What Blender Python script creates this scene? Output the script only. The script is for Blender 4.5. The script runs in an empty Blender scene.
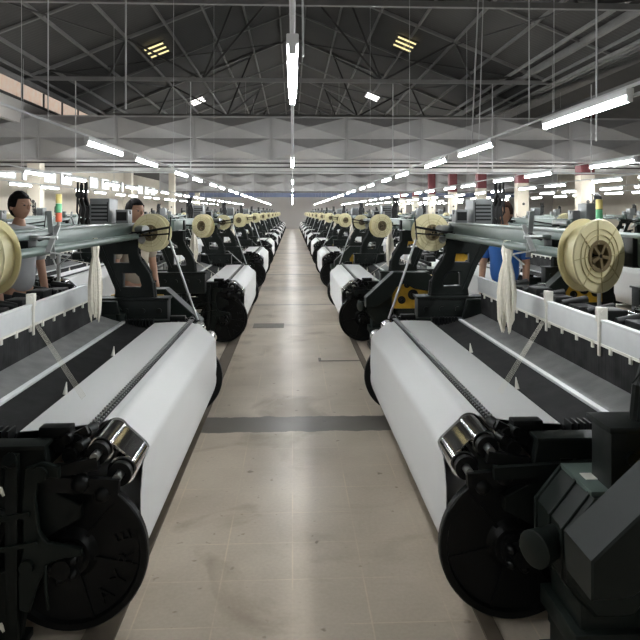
import bpy, bmesh, math, random
from mathutils import Vector, Matrix
random.seed(7)
PI = math.pi
SC = bpy.context.scene
COL = SC.collection
R = math.radians

# ------------------------------------------------------------------ materials
def new_mat(name):
    m = bpy.data.materials.new(name); m.use_nodes = True
    nt = m.node_tree; b = nt.nodes['Principled BSDF']
    return m, nt, b

def mat(name, col, rough=.5, metal=0., var=.25, scale=8., bump=0., spec=.5, sheen=0., trans=0., alpha=1.):
    m, nt, b = new_mat(name)
    N = nt.nodes; L = nt.links
    tc = N.new('ShaderNodeTexCoord'); nz = N.new('ShaderNodeTexNoise')
    nz.inputs['Scale'].default_value = scale; nz.inputs['Detail'].default_value = 5
    L.new(tc.outputs['Object'], nz.inputs['Vector'])
    mx = N.new('ShaderNodeMix'); mx.data_type = 'RGBA'
    a = [max(0, c*(1-var)) for c in col]; d = [min(1, c*(1+var)) for c in col]
    mx.inputs[6].default_value = (*a, 1); mx.inputs[7].default_value = (*d, 1)
    L.new(nz.outputs['Fac'], mx.inputs[0]); L.new(mx.outputs[2], b.inputs['Base Color'])
    b.inputs['Roughness'].default_value = rough; b.inputs['Metallic'].default_value = metal
    b.inputs['Specular IOR Level'].default_value = spec
    if sheen: b.inputs['Sheen Weight'].default_value = sheen
    if trans: b.inputs['Transmission Weight'].default_value = trans
    if alpha < 1: b.inputs['Alpha'].default_value = alpha
    if bump:
        bp = N.new('ShaderNodeBump'); bp.inputs['Strength'].default_value = bump; bp.inputs['Distance'].default_value = .01
        L.new(nz.outputs['Fac'], bp.inputs['Height']); L.new(bp.outputs['Normal'], b.inputs['Normal'])
    return m

def emit(name, col, s):
    m, nt, b = new_mat(name)
    b.inputs['Base Color'].default_value = (*col, 1)
    b.inputs['Emission Color'].default_value = (*col, 1); b.inputs['Emission Strength'].default_value = s
    return m

M = {}
M['green'] = mat('dark_green_paint', (.0065, .009, .0078), .48, 0, .35, 14, .12, .25)
M['green2'] = mat('cover_green_paint', (.0085, .0125, .0105), .45, 0, .25, 9, .05, .22)
M['beam'] = mat('grey_green_paint', (.10, .135, .12), .4, 0, .2, 7, .05)
M['control'] = mat('grey_control_paint', (.16, .17, .17), .4, 0, .15, 9)
M['black'] = mat('oily_black_iron', (.004, .0045, .0045), .45, .1, .5, 20, .2, .28)
M['chrome'] = mat('polished_chrome', (.78, .78, .78), .09, 1, .1, 5)
M['steel'] = mat('worn_steel', (.42, .43, .42), .35, .8, .3, 20)
M['cloth'] = mat('woven_white_cloth', (.62, .62, .61), .75, 0, .03, 3, 0, .2, .2)
M['white'] = mat('white_enamel', (.60, .61, .61), .42, 0, .12, 12, .1)
M['plastic'] = mat('white_plastic', (.72, .70, .63), .5, 0, .08, 20)
M['amber'] = mat('pale_yellow_plastic', (.68, .62, .38), .4, 0, .08, 9)
M['amber_dark'] = mat('yellow_plastic_moulding', (.46, .40, .21), .5, 0, .15, 9)
M['hub'] = mat('brown_plastic_hub', (.16, .12, .06), .5, 0, .3, 12)
M['yarn'] = mat('cream_yarn', (.74, .70, .60), .9, 0, .12, 60, .5, .1)
M['yellow'] = mat('yellow_gear_paint', (.50, .30, .015), .45, 0, .35, 16, .2)
M['skin'] = mat('skin', (.42, .24, .16), .55, 0, .1, 12)
M['hair'] = mat('black_hair', (.006, .005, .005), .8, 0, .4, 60, .6, .15)
M['hair2'] = mat('brown_hair', (.035, .016, .010), .8, 0, .4, 60, .6, .2)
M['shirt_grey'] = mat('grey_work_shirt', (.38, .39, .40), .85, 0, .15, 10)
M['shirt_blue'] = mat('blue_work_shirt', (.03, .13, .42), .85, 0, .15, 10)
M['shirt_tan'] = mat('tan_work_shirt', (.40, .35, .28), .85, 0, .15, 10)
M['trouser'] = mat('dark_trousers', (.03, .032, .04), .9, 0, .2, 10)
M['duct'] = mat('galvanised_sheet', (.42, .41, .40), .45, .3, .15, 1.6, .05)
M['truss'] = mat('grey_truss_paint', (.045, .043, .041), .6, .1, .3, 3)
M['truss_l'] = mat('pale_truss_paint', (.20, .195, .19), .6, .1, .3, 3)
M['pipe'] = mat('white_pipe', (.5, .5, .5), .45, 0, .1, 5)
M['lamp_body'] = mat('lamp_housing', (.62, .62, .62), .4, 0, .05, 5)
M['cream'] = mat('cream_plaster', (.62, .56, .46), .8, 0, .08, 2, .1)
M['wallwarm'] = mat('far_wall_plaster', (.52, .49, .46), .8, 0, .06, .8, .05)
M['red'] = mat('dark_red_paint', (.15, .035, .04), .6, 0, .2, 6)
M['blue'] = mat('blue_panel_paint', (.16, .19, .29), .5, 0, .2, 3)
M['floormark'] = mat('dark_floor_stain', (.16, .145, .125), .5, 0, .4, 12)
M['rubber'] = mat('black_rubber_cable', (.012, .012, .012), .5, 0, .3, 20)
M['floor_shade'] = mat('brown_floor_shade', (.10, .078, .055), .7, 0, .3, 9, .2)  # brown that paints in the shaded floor under the cloth rolls
M['red_lens'] = mat('red_plastic_lens', (.75, .16, .08), .3, 0, .1, 9)
M['green_lens'] = mat('green_plastic_lens', (.14, .50, .25), .3, 0, .1, 9)
M['yellow_lens'] = mat('yellow_plastic_lens', (.75, .62, .22), .3, 0, .1, 9)
LAMP = 17.
M['tube'] = emit('fluorescent_tube_glow', (.95, .985, 1), LAMP)
M['pane'] = emit('daylit_window_glass', (1, 1, 1), .25)
M['sky_yellow'] = emit('yellow_skylight', (1, .85, .42), .14)
M['sky_white'] = emit('white_skylight', (1, .98, .94), .6)

# warp / heald striped dark material
def stripe_mat(name, c0, c1, freq, rough=.6, axis='Y', alpha=None):
    m, nt, b = new_mat(name); N = nt.nodes; L = nt.links
    tc = N.new('ShaderNodeTexCoord'); sp = N.new('ShaderNodeSeparateXYZ'); L.new(tc.outputs['Object'], sp.inputs[0])
    mu = N.new('ShaderNodeMath'); mu.operation = 'MULTIPLY'; mu.inputs[1].default_value = freq; L.new(sp.outputs[axis], mu.inputs[0])
    n1 = N.new('ShaderNodeTexNoise'); n1.noise_dimensions = '1D'; n1.inputs['Scale'].default_value = 1; n1.inputs['Detail'].default_value = 4
    L.new(mu.outputs[0], n1.inputs['W'])
    n2 = N.new('ShaderNodeTexNoise'); n2.inputs['Scale'].default_value = 9; L.new(tc.outputs['Object'], n2.inputs['Vector'])
    av = N.new('ShaderNodeMath'); av.operation = 'MULTIPLY'; L.new(n1.outputs['Fac'], av.inputs[0]); L.new(n2.outputs['Fac'], av.inputs[1])
    cr = N.new('ShaderNodeValToRGB'); cr.color_ramp.elements[0].position = .12; cr.color_ramp.elements[1].position = .42
    cr.color_ramp.elements[0].color = (*c0, 1); cr.color_ramp.elements[1].color = (*c1, 1)
    L.new(av.outputs[0], cr.inputs[0]); L.new(cr.outputs[0], b.inputs['Base Color'])
    b.inputs['Roughness'].default_value = rough; b.inputs['Specular IOR Level'].default_value = .2
    return m
M['heald'] = stripe_mat('dark_heald_wires', (.006, .006, .006), (.04, .04, .04), 160, .8)
M['reed'] = stripe_mat('black_reed_dents', (.004, .004, .004), (.017, .017, .017), 220, .85)
M['warp'] = stripe_mat('grey_warp_sheet', (.15, .15, .15), (.24, .24, .235), 300)
M['warp_w'] = stripe_mat('white_warp_sheet', (.5, .5, .49), (.72, .72, .70), 200)

def floor_mat():
    m, nt, b = new_mat('polished_terrazzo'); N = nt.nodes; L = nt.links
    tc = N.new('ShaderNodeTexCoord')
    def noise(scale, detail=5, dist=0.):
        n = N.new('ShaderNodeTexNoise'); n.inputs['Scale'].default_value = scale; n.inputs['Detail'].default_value = detail
        n.inputs['Distortion'].default_value = dist; L.new(tc.outputs['Object'], n.inputs['Vector']); return n.outputs['Fac']
    def ramp(src, p0, p1, c0, c1):
        r = N.new('ShaderNodeValToRGB'); r.color_ramp.elements[0].position = p0; r.color_ramp.elements[1].position = p1
        r.color_ramp.elements[0].color = (*c0, 1); r.color_ramp.elements[1].color = (*c1, 1); L.new(src, r.inputs[0]); return r.outputs[0]
    def mix(f, a, bb, mode='MIX', fv=None):
        x = N.new('ShaderNodeMix'); x.data_type = 'RGBA'; x.blend_type = mode
        if f is not None: L.new(f, x.inputs[0])
        else: x.inputs[0].default_value = fv
        L.new(a, x.inputs[6]); L.new(bb, x.inputs[7]); return x.outputs[2]
    base = ramp(noise(1.3, 6, .4), .3, .7, (.40, .335, .26), (.57, .495, .40))
    fine = ramp(noise(60, 3), .25, .75, (.80, .80, .80), (1, 1, 1))
    c = mix(None, base, fine, 'MULTIPLY', .6)
    spots = ramp(noise(14, 2), .25, .31, (.32, .27, .22), (1, 1, 1))
    c = mix(None, c, spots, 'MULTIPLY', .8)
    stain = ramp(noise(1.1, 9, 1.5), .30, .43, (.50, .44, .37), (1, 1, 1))
    c = mix(None, c, stain, 'MULTIPLY', .75)
    # tile joints (irregular, partly worn away)
    br = N.new('ShaderNodeTexBrick'); br.offset = 0
    br.inputs['Color1'].default_value = (1, 1, 1, 1); br.inputs['Color2'].default_value = (.93, .93, .92, 1); br.inputs['Mortar'].default_value = (1.12, 1.1, 1.06, 1)
    br.inputs['Scale'].default_value = 1; br.inputs['Mortar Size'].default_value = .004; br.inputs['Mortar Smooth'].default_value = .4
    br.inputs['Brick Width'].default_value = .31; br.inputs['Row Height'].default_value = .31
    L.new(tc.outputs['Object'], br.inputs['Vector'])
    c = mix(ramp(noise(2.2, 3), .45, .55, (0, 0, 0), (1, 1, 1)), c, mix(None, c, br.outputs['Color'], 'MULTIPLY', 1.))
    c = mix(None, c, br.outputs['Color'], 'MULTIPLY', .25)
    # cross joints: one wide dark repair strip near the camera, thin ones after it
    sp = N.new('ShaderNodeSeparateXYZ'); L.new(tc.outputs['Object'], sp.inputs[0])
    def math_(op, a, bv, cv=None):
        n = N.new('ShaderNodeMath'); n.operation = op
        if hasattr(a, 'is_linked') or hasattr(a, 'node'): L.new(a, n.inputs[0])
        else: n.inputs[0].default_value = a
        if hasattr(bv, 'node'): L.new(bv, n.inputs[1])
        else: n.inputs[1].default_value = bv
        return n.outputs[0]
    wob = math_('MULTIPLY', math_('SUBTRACT', noise(7, 4), .5), .10)
    y = math_('ADD', sp.outputs['Y'], wob)
    def band(y0, w, col, wear):
        global _
        d = math_('ABSOLUTE', math_('SUBTRACT', y, y0), 0)
        f = math_('LESS_THAN', d, w)
        rg = N.new('ShaderNodeRGB'); rg.outputs[0].default_value = (*col, 1)
        g = math_('MULTIPLY', f, wear)
        return g, rg.outputs[0]
    for y0, w, col, wear in [(4.84, .17, (.085, .08, .075), .85), (11.05, .05, (.10, .09, .08), .8), (9.1, .02, (.14, .12, .10), .4),
                             (13.4, .35, (.20, .18, .155), .45), (16.4, .12, (.12, .11, .10), .7), (21.8, .12, (.12, .11, .10), .7), (27.2, .12, (.12, .11, .10), .7),
                             (32.6, .14, (.12, .11, .10), .6), (38, .14, (.12, .11, .10), .6), (19.2, .3, (.2, .18, .16), .5), (24.8, .4, (.2, .18, .16), .5)]:
        f, k = band(y0, w, col, wear)
        c = mix(f, c, k)
    L.new(c, b.inputs['Base Color'])
    rr = N.new('ShaderNodeMapRange'); L.new(noise(3, 5), rr.inputs[0]); rr.inputs[3].default_value = .24; rr.inputs[4].default_value = .42
    L.new(rr.outputs[0], b.inputs['Roughness']); b.inputs['Specular IOR Level'].default_value = .55
    return m
M['floor'] = floor_mat()

def roof_mat():
    m, nt, b = new_mat('dark_corrugated_roof'); N = nt.nodes; L = nt.links
    tc = N.new('ShaderNodeTexCoord')
    w = N.new('ShaderNodeTexWave'); w.bands_direction = 'Y'; w.inputs['Scale'].default_value = 2.2; L.new(tc.outputs['Object'], w.inputs['Vector'])
    n = N.new('ShaderNodeTexNoise'); n.inputs['Scale'].default_value = .7; n.inputs['Detail'].default_value = 6; L.new(tc.outputs['Object'], n.inputs['Vector'])
    r = N.new('ShaderNodeValToRGB'); r.color_ramp.elements[0].color = (.040, .038, .036, 1); r.color_ramp.elements[1].color = (.075, .072, .069, 1); L.new(n.outputs['Fac'], r.inputs[0])
    L.new(r.outputs[0], b.inputs['Base Color']); b.inputs['Roughness'].default_value = .8
    bp = N.new('ShaderNodeBump'); bp.inputs['Strength'].default_value = .2; bp.inputs['Distance'].default_value = .02; L.new(w.outputs['Fac'], bp.inputs['Height']); L.new(bp.outputs['Normal'], b.inputs['Normal'])
    return m
M['roof'] = roof_mat()

def brick_mat():
    m, nt, b = new_mat('orange_brick_wall'); N = nt.nodes; L = nt.links
    tc = N.new('ShaderNodeTexCoord'); mp = N.new('ShaderNodeMapping'); L.new(tc.outputs['Object'], mp.inputs[0]); mp.inputs['Rotation'].default_value = (0, R(90), 0)
    mp.inputs['Rotation'].default_value = (R(90), 0, R(90))
    br = N.new('ShaderNodeTexBrick'); L.new(mp.outputs[0], br.inputs['Vector'])
    br.inputs['Scale'].default_value = 1; br.inputs['Brick Width'].default_value = .35; br.inputs['Row Height'].default_value = .14; br.inputs['Mortar Size'].default_value = .025
    br.inputs['Color1'].default_value = (.60, .20, .08, 1); br.inputs['Color2'].default_value = (.72, .36, .18, 1); br.inputs['Mortar'].default_value = (.7, .62, .52, 1)
    n = N.new('ShaderNodeTexNoise'); n.inputs['Scale'].default_value = 4; L.new(tc.outputs['Object'], n.inputs['Vector'])
    mx = N.new('ShaderNodeMix'); mx.data_type = 'RGBA'; L.new(n.outputs['Fac'], mx.inputs[0]); L.new(br.outputs['Color'], mx.inputs[6]); mx.inputs[7].default_value = (.72, .42, .26, 1)
    L.new(mx.outputs[2], b.inputs['Base Color']); b.inputs['Roughness'].default_value = .85
    return m
M['brick'] = brick_mat()

# ------------------------------------------------------------------ mesh builder
class MB:
    def __init__(s): s.bm = bmesh.new()
    def _add(s, verts, M4):
        if M4 is not None: bmesh.ops.transform(s.bm, matrix=M4, verts=verts)
        return s
    def box(s, c, d, rot=None, bev=0.):
        r = bmesh.ops.create_cube(s.bm, size=1)['verts']
        bmesh.ops.scale(s.bm, vec=d, verts=r)
        if bev:
            es = list({e for v in r for e in v.link_edges})
            out = bmesh.ops.bevel(s.bm, geom=es, offset=bev, segments=2, affect='EDGES', profile=.6)
            r = list({v for f in out['faces'] for v in f.verts} | {v for v in r if v.is_valid})
        Mx = Matrix.Translation(c) @ (rot.to_4x4() if rot is not None else Matrix.Identity(4))
        return s._add(r, Mx)
    def b3(s, x0, x1, y0, y1, z0, z1, bev=0.):
        return s.box(((x0+x1)/2, (y0+y1)/2, (z0+z1)/2), (abs(x1-x0), abs(y1-y0), abs(z1-z0)), None, bev)
    def cyl(s, p0, p1, r, seg=16, r2=None, caps=True):
        p0 = Vector(p0); p1 = Vector(p1); d = p1-p0
        v = bmesh.ops.create_cone(s.bm, cap_ends=caps, segments=seg, radius1=r, radius2=r if r2 is None else r2, depth=d.length)['verts']
        q = Vector((0, 0, 1)).rotation_difference(d.normalized())
        return s._add(v, Matrix.Translation((p0+p1)/2) @ q.to_matrix().to_4x4())
    def bar(s, p0, p1, w, h):
        p0 = Vector(p0); p1 = Vector(p1); d = p1-p0
        z = d.normalized(); up = Vector((0, 1, 0)) if abs(z.y) < .9 else Vector((0, 0, 1))
        x = up.cross(z).normalized(); y = z.cross(x)
        rot = Matrix((x, y, z)).transposed()
        return s.box((p0+p1)/2, (w, h, d.length), rot)
    def sph(s, c, r, sc=(1, 1, 1), seg=16):
        v = bmesh.ops.create_uvsphere(s.bm, u_segments=seg, v_segments=max(8, seg*3//4), radius=r)['verts']
        return s._add(v, Matrix.Translation(c) @ Matrix.Diagonal((*sc, 1)))
    def path(s, pts, r, seg=8):
        pts = [Vector(p) for p in pts]; rings = []
        n = len(pts)
        for i, p in enumerate(pts):
            t = (pts[min(i+1, n-1)]-pts[max(i-1, 0)]).normalized()
            a = Vector((0, 0, 1)) if abs(t.z) < .9 else Vector((1, 0, 0))
            u = t.cross(a).normalized(); w = t.cross(u)
            rr = r[i] if isinstance(r, (list, tuple)) else r
            rings.append([s.bm.verts.new(p+rr*(math.cos(2*PI*k/seg)*u+math.sin(2*PI*k/seg)*w)) for k in range(seg)])
        for i in range(n-1):
            for k in range(seg):
                s.bm.faces.new((rings[i][k], rings[i][(k+1) % seg], rings[i+1][(k+1) % seg], rings[i+1][k]))
        s.bm.faces.new(rings[0]); s.bm.faces.new(rings[-1][::-1])
        return s
    def lathe(s, prof, c, axis=(0, 1, 0), seg=32):
        """prof: list of (a, r) along axis; closed at r=0 ends"""
        ax = Vector(axis).normalized(); a = Vector((0, 0, 1)) if abs(ax.z) < .9 else Vector((1, 0, 0))
        u = ax.cross(a).normalized(); w = ax.cross(u); c = Vector(c); rings = []
        for (t, r) in prof:
            if r <= 1e-6: rings.append([s.bm.verts.new(c+ax*t)])
            else: rings.append([s.bm.verts.new(c+ax*t+r*(math.cos(2*PI*k/seg)*u+math.sin(2*PI*k/seg)*w)) for k in range(seg)])
        for i in range(len(rings)-1):
            A, B = rings[i], rings[i+1]
            for k in range(seg):
                k2 = (k+1) % seg
                if len(A) == 1 and len(B) == 1: continue
                if len(A) == 1: s.bm.faces.new((A[0], B[k2], B[k]))
                elif len(B) == 1: s.bm.faces.new((A[k], A[k2], B[0]))
                else: s.bm.faces.new((A[k], A[k2], B[k2], B[k]))
        return s
    def plate(s, outer, holes, y0, y1, bev=.004):
        """flat casting in the x-z plane with real holes, from y0 to y1"""
        cu = bpy.data.curves.new('tmp', 'CURVE'); cu.dimensions = '2D'; cu.fill_mode = 'BOTH'
        cu.extrude = abs(y1-y0)/2-bev; cu.bevel_depth = bev; cu.bevel_resolution = 0; cu.offset = -bev
        for loop in [outer]+list(holes):
            sp = cu.splines.new('POLY'); sp.points.add(len(loop)-1); sp.use_cyclic_u = True
            for i, (x, z) in enumerate(loop): sp.points[i].co = (x, z, 0, 1)
        ob = bpy.data.objects.new('tmp', cu); COL.objects.link(ob)
        dg = bpy.context.evaluated_depsgraph_get(); me = bpy.data.meshes.new_from_object(ob.evaluated_get(dg))
        n0 = len(s.bm.verts); s.bm.from_mesh(me); s.bm.verts.ensure_lookup_table()
        vs = s.bm.verts[n0:]
        for v in vs: v.co = Vector((v.co.x, (y0+y1)/2-v.co.z, v.co.y))
        bpy.data.objects.remove(ob); bpy.data.curves.remove(cu); bpy.data.meshes.remove(me)
        return s
    def prism(s, poly, y0, y1):
        a = [s.bm.verts.new((x, y0, z)) for x, z in poly]; b = [s.bm.verts.new((x, y1, z)) for x, z in poly]
        n = len(poly); s.bm.faces.new(a); s.bm.faces.new(b[::-1])
        for i in range(n): s.bm.faces.new((a[i], b[i], b[(i+1) % n], a[(i+1) % n]))
        return s
    def sheet(s, prof, y0, y1, th, ny=1):
        """a strip of cloth: (x,z) profile swept from y0 to y1, thickness th"""
        P = [Vector((x, 0, z)) for x, z in prof]; n = len(P); off = []
        for i in range(n):
            t = (P[min(i+1, n-1)]-P[max(i-1, 0)]).normalized(); off.append(Vector((-t.z, 0, t.x))*th)
        rows = []
        for j in range(ny+1):
            A0 = y0 if isinstance(y0, list) else [y0]*n; A1 = y1 if isinstance(y1, list) else [y1]*n
            Y = [a+(b-a)*j/ny for a, b in zip(A0, A1)]
            rows.append(([s.bm.verts.new((p.x, y, p.z)) for p, y in zip(P, Y)], [s.bm.verts.new((p.x+o.x, y, p.z+o.z)) for p, o, y in zip(P, off, Y)]))
        for j in range(ny):
            (a, A), (b, B) = rows[j], rows[j+1]
            for i in range(n-1):
                s.bm.faces.new((a[i], a[i+1], b[i+1], b[i])); s.bm.faces.new((A[i], B[i], B[i+1], A[i+1]))
            s.bm.faces.new((a[0], b[0], B[0], A[0])); s.bm.faces.new((a[-1], A[-1], B[-1], b[-1]))
        for a, A in (rows[0], rows[-1]):
            for i in range(n-1): s.bm.faces.new((a[i], A[i], A[i+1], a[i+1]))
        return s
    def build(s, name, m, parent=None, off=(0, 0, 0), mirror=1, smooth=True, ang=38):
        bm = s.bm
        if any(off) or mirror != 1:
            for v in bm.verts: v.co = Vector(((v.co.x-off[0])*mirror, v.co.y-off[1], v.co.z-off[2]))
        bmesh.ops.recalc_face_normals(bm, faces=bm.faces)
        if smooth:
            for f in bm.faces: f.smooth = True
            for e in bm.edges:
                if len(e.link_faces) == 2 and e.calc_face_angle(0) > R(ang): e.smooth = False
        me = bpy.data.meshes.new(name); bm.to_mesh(me); bm.free()
        me.materials.append(m)
        o = bpy.data.objects.new(name, me); COL.objects.link(o)
        if parent is not None: o.parent = parent
        return o

def thing(name, label, cat, loc=(0, 0, 0), rz=0, group=None):
    o = bpy.data.objects.new(name, None); COL.objects.link(o); o.empty_display_size = .1
    o.location = loc; o.rotation_euler = (0, 0, rz); o['label'] = label; o['category'] = cat
    if group: o['group'] = group
    return o
def tag(o, label, cat, group=None):
    o['label'] = label; o['category'] = cat
    if group: o['group'] = group
    return o
def struct(o, label=None):
    o['kind'] = 'structure'
    if label: o['label'] = label
    return o
def copy_tree(o, parent=None):
    c = o.copy(); COL.objects.link(c)
    if parent is not None: c.parent = parent
    for ch in list(o.children): copy_tree(ch, c)
    return c
ORD = 'nearest second third fourth fifth sixth seventh eighth ninth tenth eleventh twelfth thirteenth fourteenth fifteenth sixteenth seventeenth eighteenth nineteenth twentieth twenty-first twenty-second'.split()
def nth(i, noun): return ('the nearest ' + noun) if i == 0 else ('the ' + ORD[i] + ' ' + noun + ' from the front')

def nth2(i): return ORD[i] if i else 'first'
# ------------------------------------------------------------------ the loom
CX, CV = 1.35, 1.275          # loom centre in loom coordinates (x away from the aisle, v along it)
PITCH = 5.4; Y0 = 2.5
def arc(cx, cz, r, a0, a1, n): return [(cx+r*math.cos(R(a0+(a1-a0)*i/n)), cz+r*math.sin(R(a0+(a1-a0)*i/n))) for i in range(n+1)]

def text_mesh(mb, txt, r, c, y, size, a0, step):
    for i, ch in enumerate(txt):
        cu = bpy.data.curves.new('t', 'FONT'); cu.body = ch; cu.size = size; cu.extrude = .007; cu.align_x = 'CENTER'; cu.align_y = 'CENTER'; cu.resolution_u = 2
        ob = bpy.data.objects.new('t', cu); COL.objects.link(ob)
        dg = bpy.context.evaluated_depsgraph_get(); me = bpy.data.meshes.new_from_object(ob.evaluated_get(dg))
        n0 = len(mb.bm.verts); mb.bm.from_mesh(me); mb.bm.verts.ensure_lookup_table()
        a = R(a0+i*step)
        for v in mb.bm.verts[n0:]:          # laid out as read from outside on the left-hand looms
            p = Matrix.Rotation(a+PI/2, 4, 'Z') @ v.co
            v.co = Vector((c[0]-(r*math.cos(a)+p.x), y-v.co.z, c[1]+r*math.sin(a)+p.y))
        bpy.data.objects.remove(ob); bpy.data.curves.remove(cu); bpy.data.meshes.remove(me)

def flange(v, dirn, txt=None, mir=1):
    """cast disc at the end of the cloth roll; dirn=-1: outer face looks to -v"""
    mb = MB(); t = dirn
    prof = [(0, 0), (0, .285), (t*.006, .29), (t*.034, .29), (t*.04, .285), (t*.04, .262), (t*.022, .255), (t*.018, .10), (t*.03, .085), (t*.055, .075), (t*.055, 0)]
    mb.lathe(prof, (.86, v, .30), (0, 1, 0), 56)
    for k in range(6):
        a = R(60*k+12)
        mb.bar((.86+.075*math.cos(a), v+t*.022, .30+.075*math.sin(a)), (.86+.258*math.cos(a), v+t*.022, .30+.258*math.sin(a)), .014, .012)
    if txt: text_mesh(mb, txt, .205, (.86, .30), v+t*.024, .085, -52, 23)
    return mb

def make_loom(side, drive_near, name='power_loom'):
    root = thing(name, 'x', 'loom')
    off = (CX, CV, 0)
    def B(mb, n, m, p=None, **k): return mb.build(n, M[m], p or root, off, side, **k)
    # --- cloth roll, flanges, rollers
    B(MB().cyl((.86, .0, .30), (.86, 2.55, .30), .05, 20).cyl((.86, .03, .30), (.86, 2.52, .30), .238, 48), 'cloth_roll', 'cloth')
    f1 = B(flange(0, -1, 'AYRE' if not drive_near else None), 'roll_flange', 'black')
    f2 = B(flange(2.55, 1), 'roll_flange', 'black')
    prof = [(1.085, .742), (.95, .748), (.80, .750)] + arc(.754, .69, .055, 75, 150, 6) + arc(.672, .61, .06, 140, 185, 5) + \
           [(.612, .50), (.612, .40)] + arc(.86, .30, .246, 172, 275, 14)
    ys = [.05, .06, .12] + [.20]*7 + [.19]*4 + [.15, .08] + [.03]*3 + [.02]*(len(prof)-19)
    ye = [2.5, 2.5, 2.48] + [2.44]*11 + [2.46, 2.48, 2.5] + [2.52, 2.52] + [2.53]*(len(prof)-19)
    cl = B(MB().sheet(prof, ys, ye, .003, 3), 'woven_cloth', 'cloth', ang=60)
    cl['label'] = 'white woven cloth running over the front rollers'
    B(MB().cyl((.754, -.02, .69), (.754, 2.58, .69), .05, 32), 'upper_roller', 'chrome')
    B(MB().cyl((.672, -.02, .61), (.672, 2.58, .61), .055, 32), 'lower_roller', 'chrome')
    B(MB().bar((.705, -.01, .700), (.632, -.01, .645), .002, .002).sheet([(.735, .728), (.70, .706), (.660, .672), (.640, .655)], -.01, .26, .003), 'guide_plate', 'chrome')
    for v0, v1 in ((-.10, -.02), (2.58, 2.66)):
        B(MB().cyl((.672, v0, .61), (.672, v1, .61), .016, 14), 'roller_shaft', 'steel'); B(MB().cyl((.754, v0, .69), (.754, v1, .69), .016, 14), 'roller_shaft', 'steel')
    # roller bearings / brackets
    for v0, d in ((-.03, -1), (2.58, 1)):
        mb = MB()
        mb.lathe([(0, 0), (0, .045), (d*.03, .045), (d*.03, .02)], (.672, v0, .61), (0, 1, 0), 20)
        mb.lathe([(0, 0), (0, .042), (d*.03, .042), (d*.03, .02)], (.754, v0, .69), (0, 1, 0), 20)
        mb.bar((.66, v0+d*.07, .585), (.93, v0+d*.07, .60), .055, .03)
        mb.bar((.74, v0+d*.06, .67), (.90, v0+d*.06, .64), .045, .03)
        mb.sph((.80, v0+d*.075, .60), .035); mb.sph((.72, v0+d*.075, .56), .03)
        B(mb, 'roller_bearing', 'black')
    # full-width temple: chain-like screw bar on the cloth
    mb = MB().b3(.786, .824, .02, 2.55, .753, .759)
    N = 78
    for k in range(N):
        v = .03+k*2.5/N
        mb.b3(.788, .800, v, v+.018, .758, .766)
    tc_ = B(mb, 'temple_chain', 'black')
    mb = MB()
    for k in range(N): mb.bar((.797, .03+k*2.5/N, .763), (.821, .05+k*2.5/N, .763), .006, .008)
    mb.b3(.806, .809, .03, 2.53, .758, .764)
    B(mb, 'chain_link', 'steel', tc_)
    B(MB().cyl((.792, .02, .762), (.792, 2.55, .762), .004, 6), 'temple_wire', 'steel')
    # bracket cluster at both ends of the temple
    for v0, d in ((.02, -1), (2.55, 1)):
        mb = MB()
        for (x, dv, z, r) in ((.80, .0, .755, .022), (.83, .03, .73, .028), (.86, .05, .745, .02), (.84, .07, .69, .03), (.89, .04, .72, .026), (.81, .06, .72, .02)):
            mb.cyl((x, v0+d*(dv-.03), z), (x+.01, v0+d*(dv+.03), z), r, 12)
        mb.bar((.80, v0+d*.04, .77), (.93, v0+d*.03, .70), .03, .02)
        mb.b3(.86, .98, v0+d*.03-.03, v0+d*.03+.03, .745, .785, .008)
        B(mb, 'temple_bracket', 'black')
    # --- slay: reed trough, white cap, warp
    B(MB().sheet([(1.31, .742), (1.22, .715), (1.13, .70), (1.10, .715), (1.088, .744)], .02, 2.53, .004), 'reed', 'reed')
    B(MB().b3(1.315, 1.345, .02, 2.53, .738, .752, .002), 'reed_cap', 'white')
    B(MB().sheet([(1.347, .742), (1.42, .762), (1.50, .79)], .02, 2.53, .003), 'warp_sheet', 'warp')
    for va, vb in ((-.02, .05), (2.5, 2.57)):
        mb = MB().b3(1.09, 1.32, va, vb, .685, .70)
        for k in range(9): mb.b3(1.10+k*.025, 1.108+k*.025, va, vb, .69, .765)
        B(mb, 'weft_selector', 'black')
    B(MB().b3(.97, 1.36, .0, 2.55, .60, .69, .01), 'slay_beam', 'black')
    for v in (.55, 1.35): B(MB().cyl((1.085, v, .745), (1.082, v+.01, .80), .012, 8, .002), 'paper_tab', 'plastic')
    # --- heald frames
    hf = B(MB().b3(1.498, 1.522, -.12, 2.62, .955, 1.075, .004).b3(1.494, 1.526, -.12, 2.62, 1.066, 1.078, .002), 'heald_frame', 'white')
    B(MB().b3(1.503, 1.517, 0, 2.55, .76, .956), 'heald_wires', 'heald', hf)
    mb = MB().b3(1.493, 1.499, .05, 2.48, .950, .962)
    for k in range(14): mb.b3(1.49, 1.50, .08+k*.18, .10+k*.18, .925, .962, .002)
    B(mb, 'heald_hooks', 'plastic', hf)
    for j in range(4):
        x = 1.55+j*.035; z = (.93, .97, .90, .95)[j]
        h2 = B(MB().b3(x-.009, x+.009, -.05, 2.58, z-.035, z, .003).b3(x-.008, x+.008, -.05, -.03, .6, z).b3(x-.008, x+.008, 2.56, 2.58, .6, z), 'heald_frame', 'steel')
    for v in (.55, 1.2):
        mb = MB()
        mb.b3(1.485, 1.53, v-.006, v+.016, 1.04, 1.135, .004).b3(1.49, 1.52, v+.02, v+.045, 1.06, 1.135, .006)
        mb.b3(1.486, 1.496, v-.006, v+.014, .90, 1.05, .003)
        mb.cyl((1.505, v-.01, 1.11), (1.505, v+.05, 1.11), .012, 10)
        B(mb, 'yarn_clip', 'plastic')
    # thin leno yarns from the clip down to the cloth
    mb = MB()
    for k in range(5): mb.cyl((1.49, 1.20+k*.012, .97), (.97, .43+k*.014, .755), .0007, 5)
    B(mb, 'selvedge_yarn', 'yarn')
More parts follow.
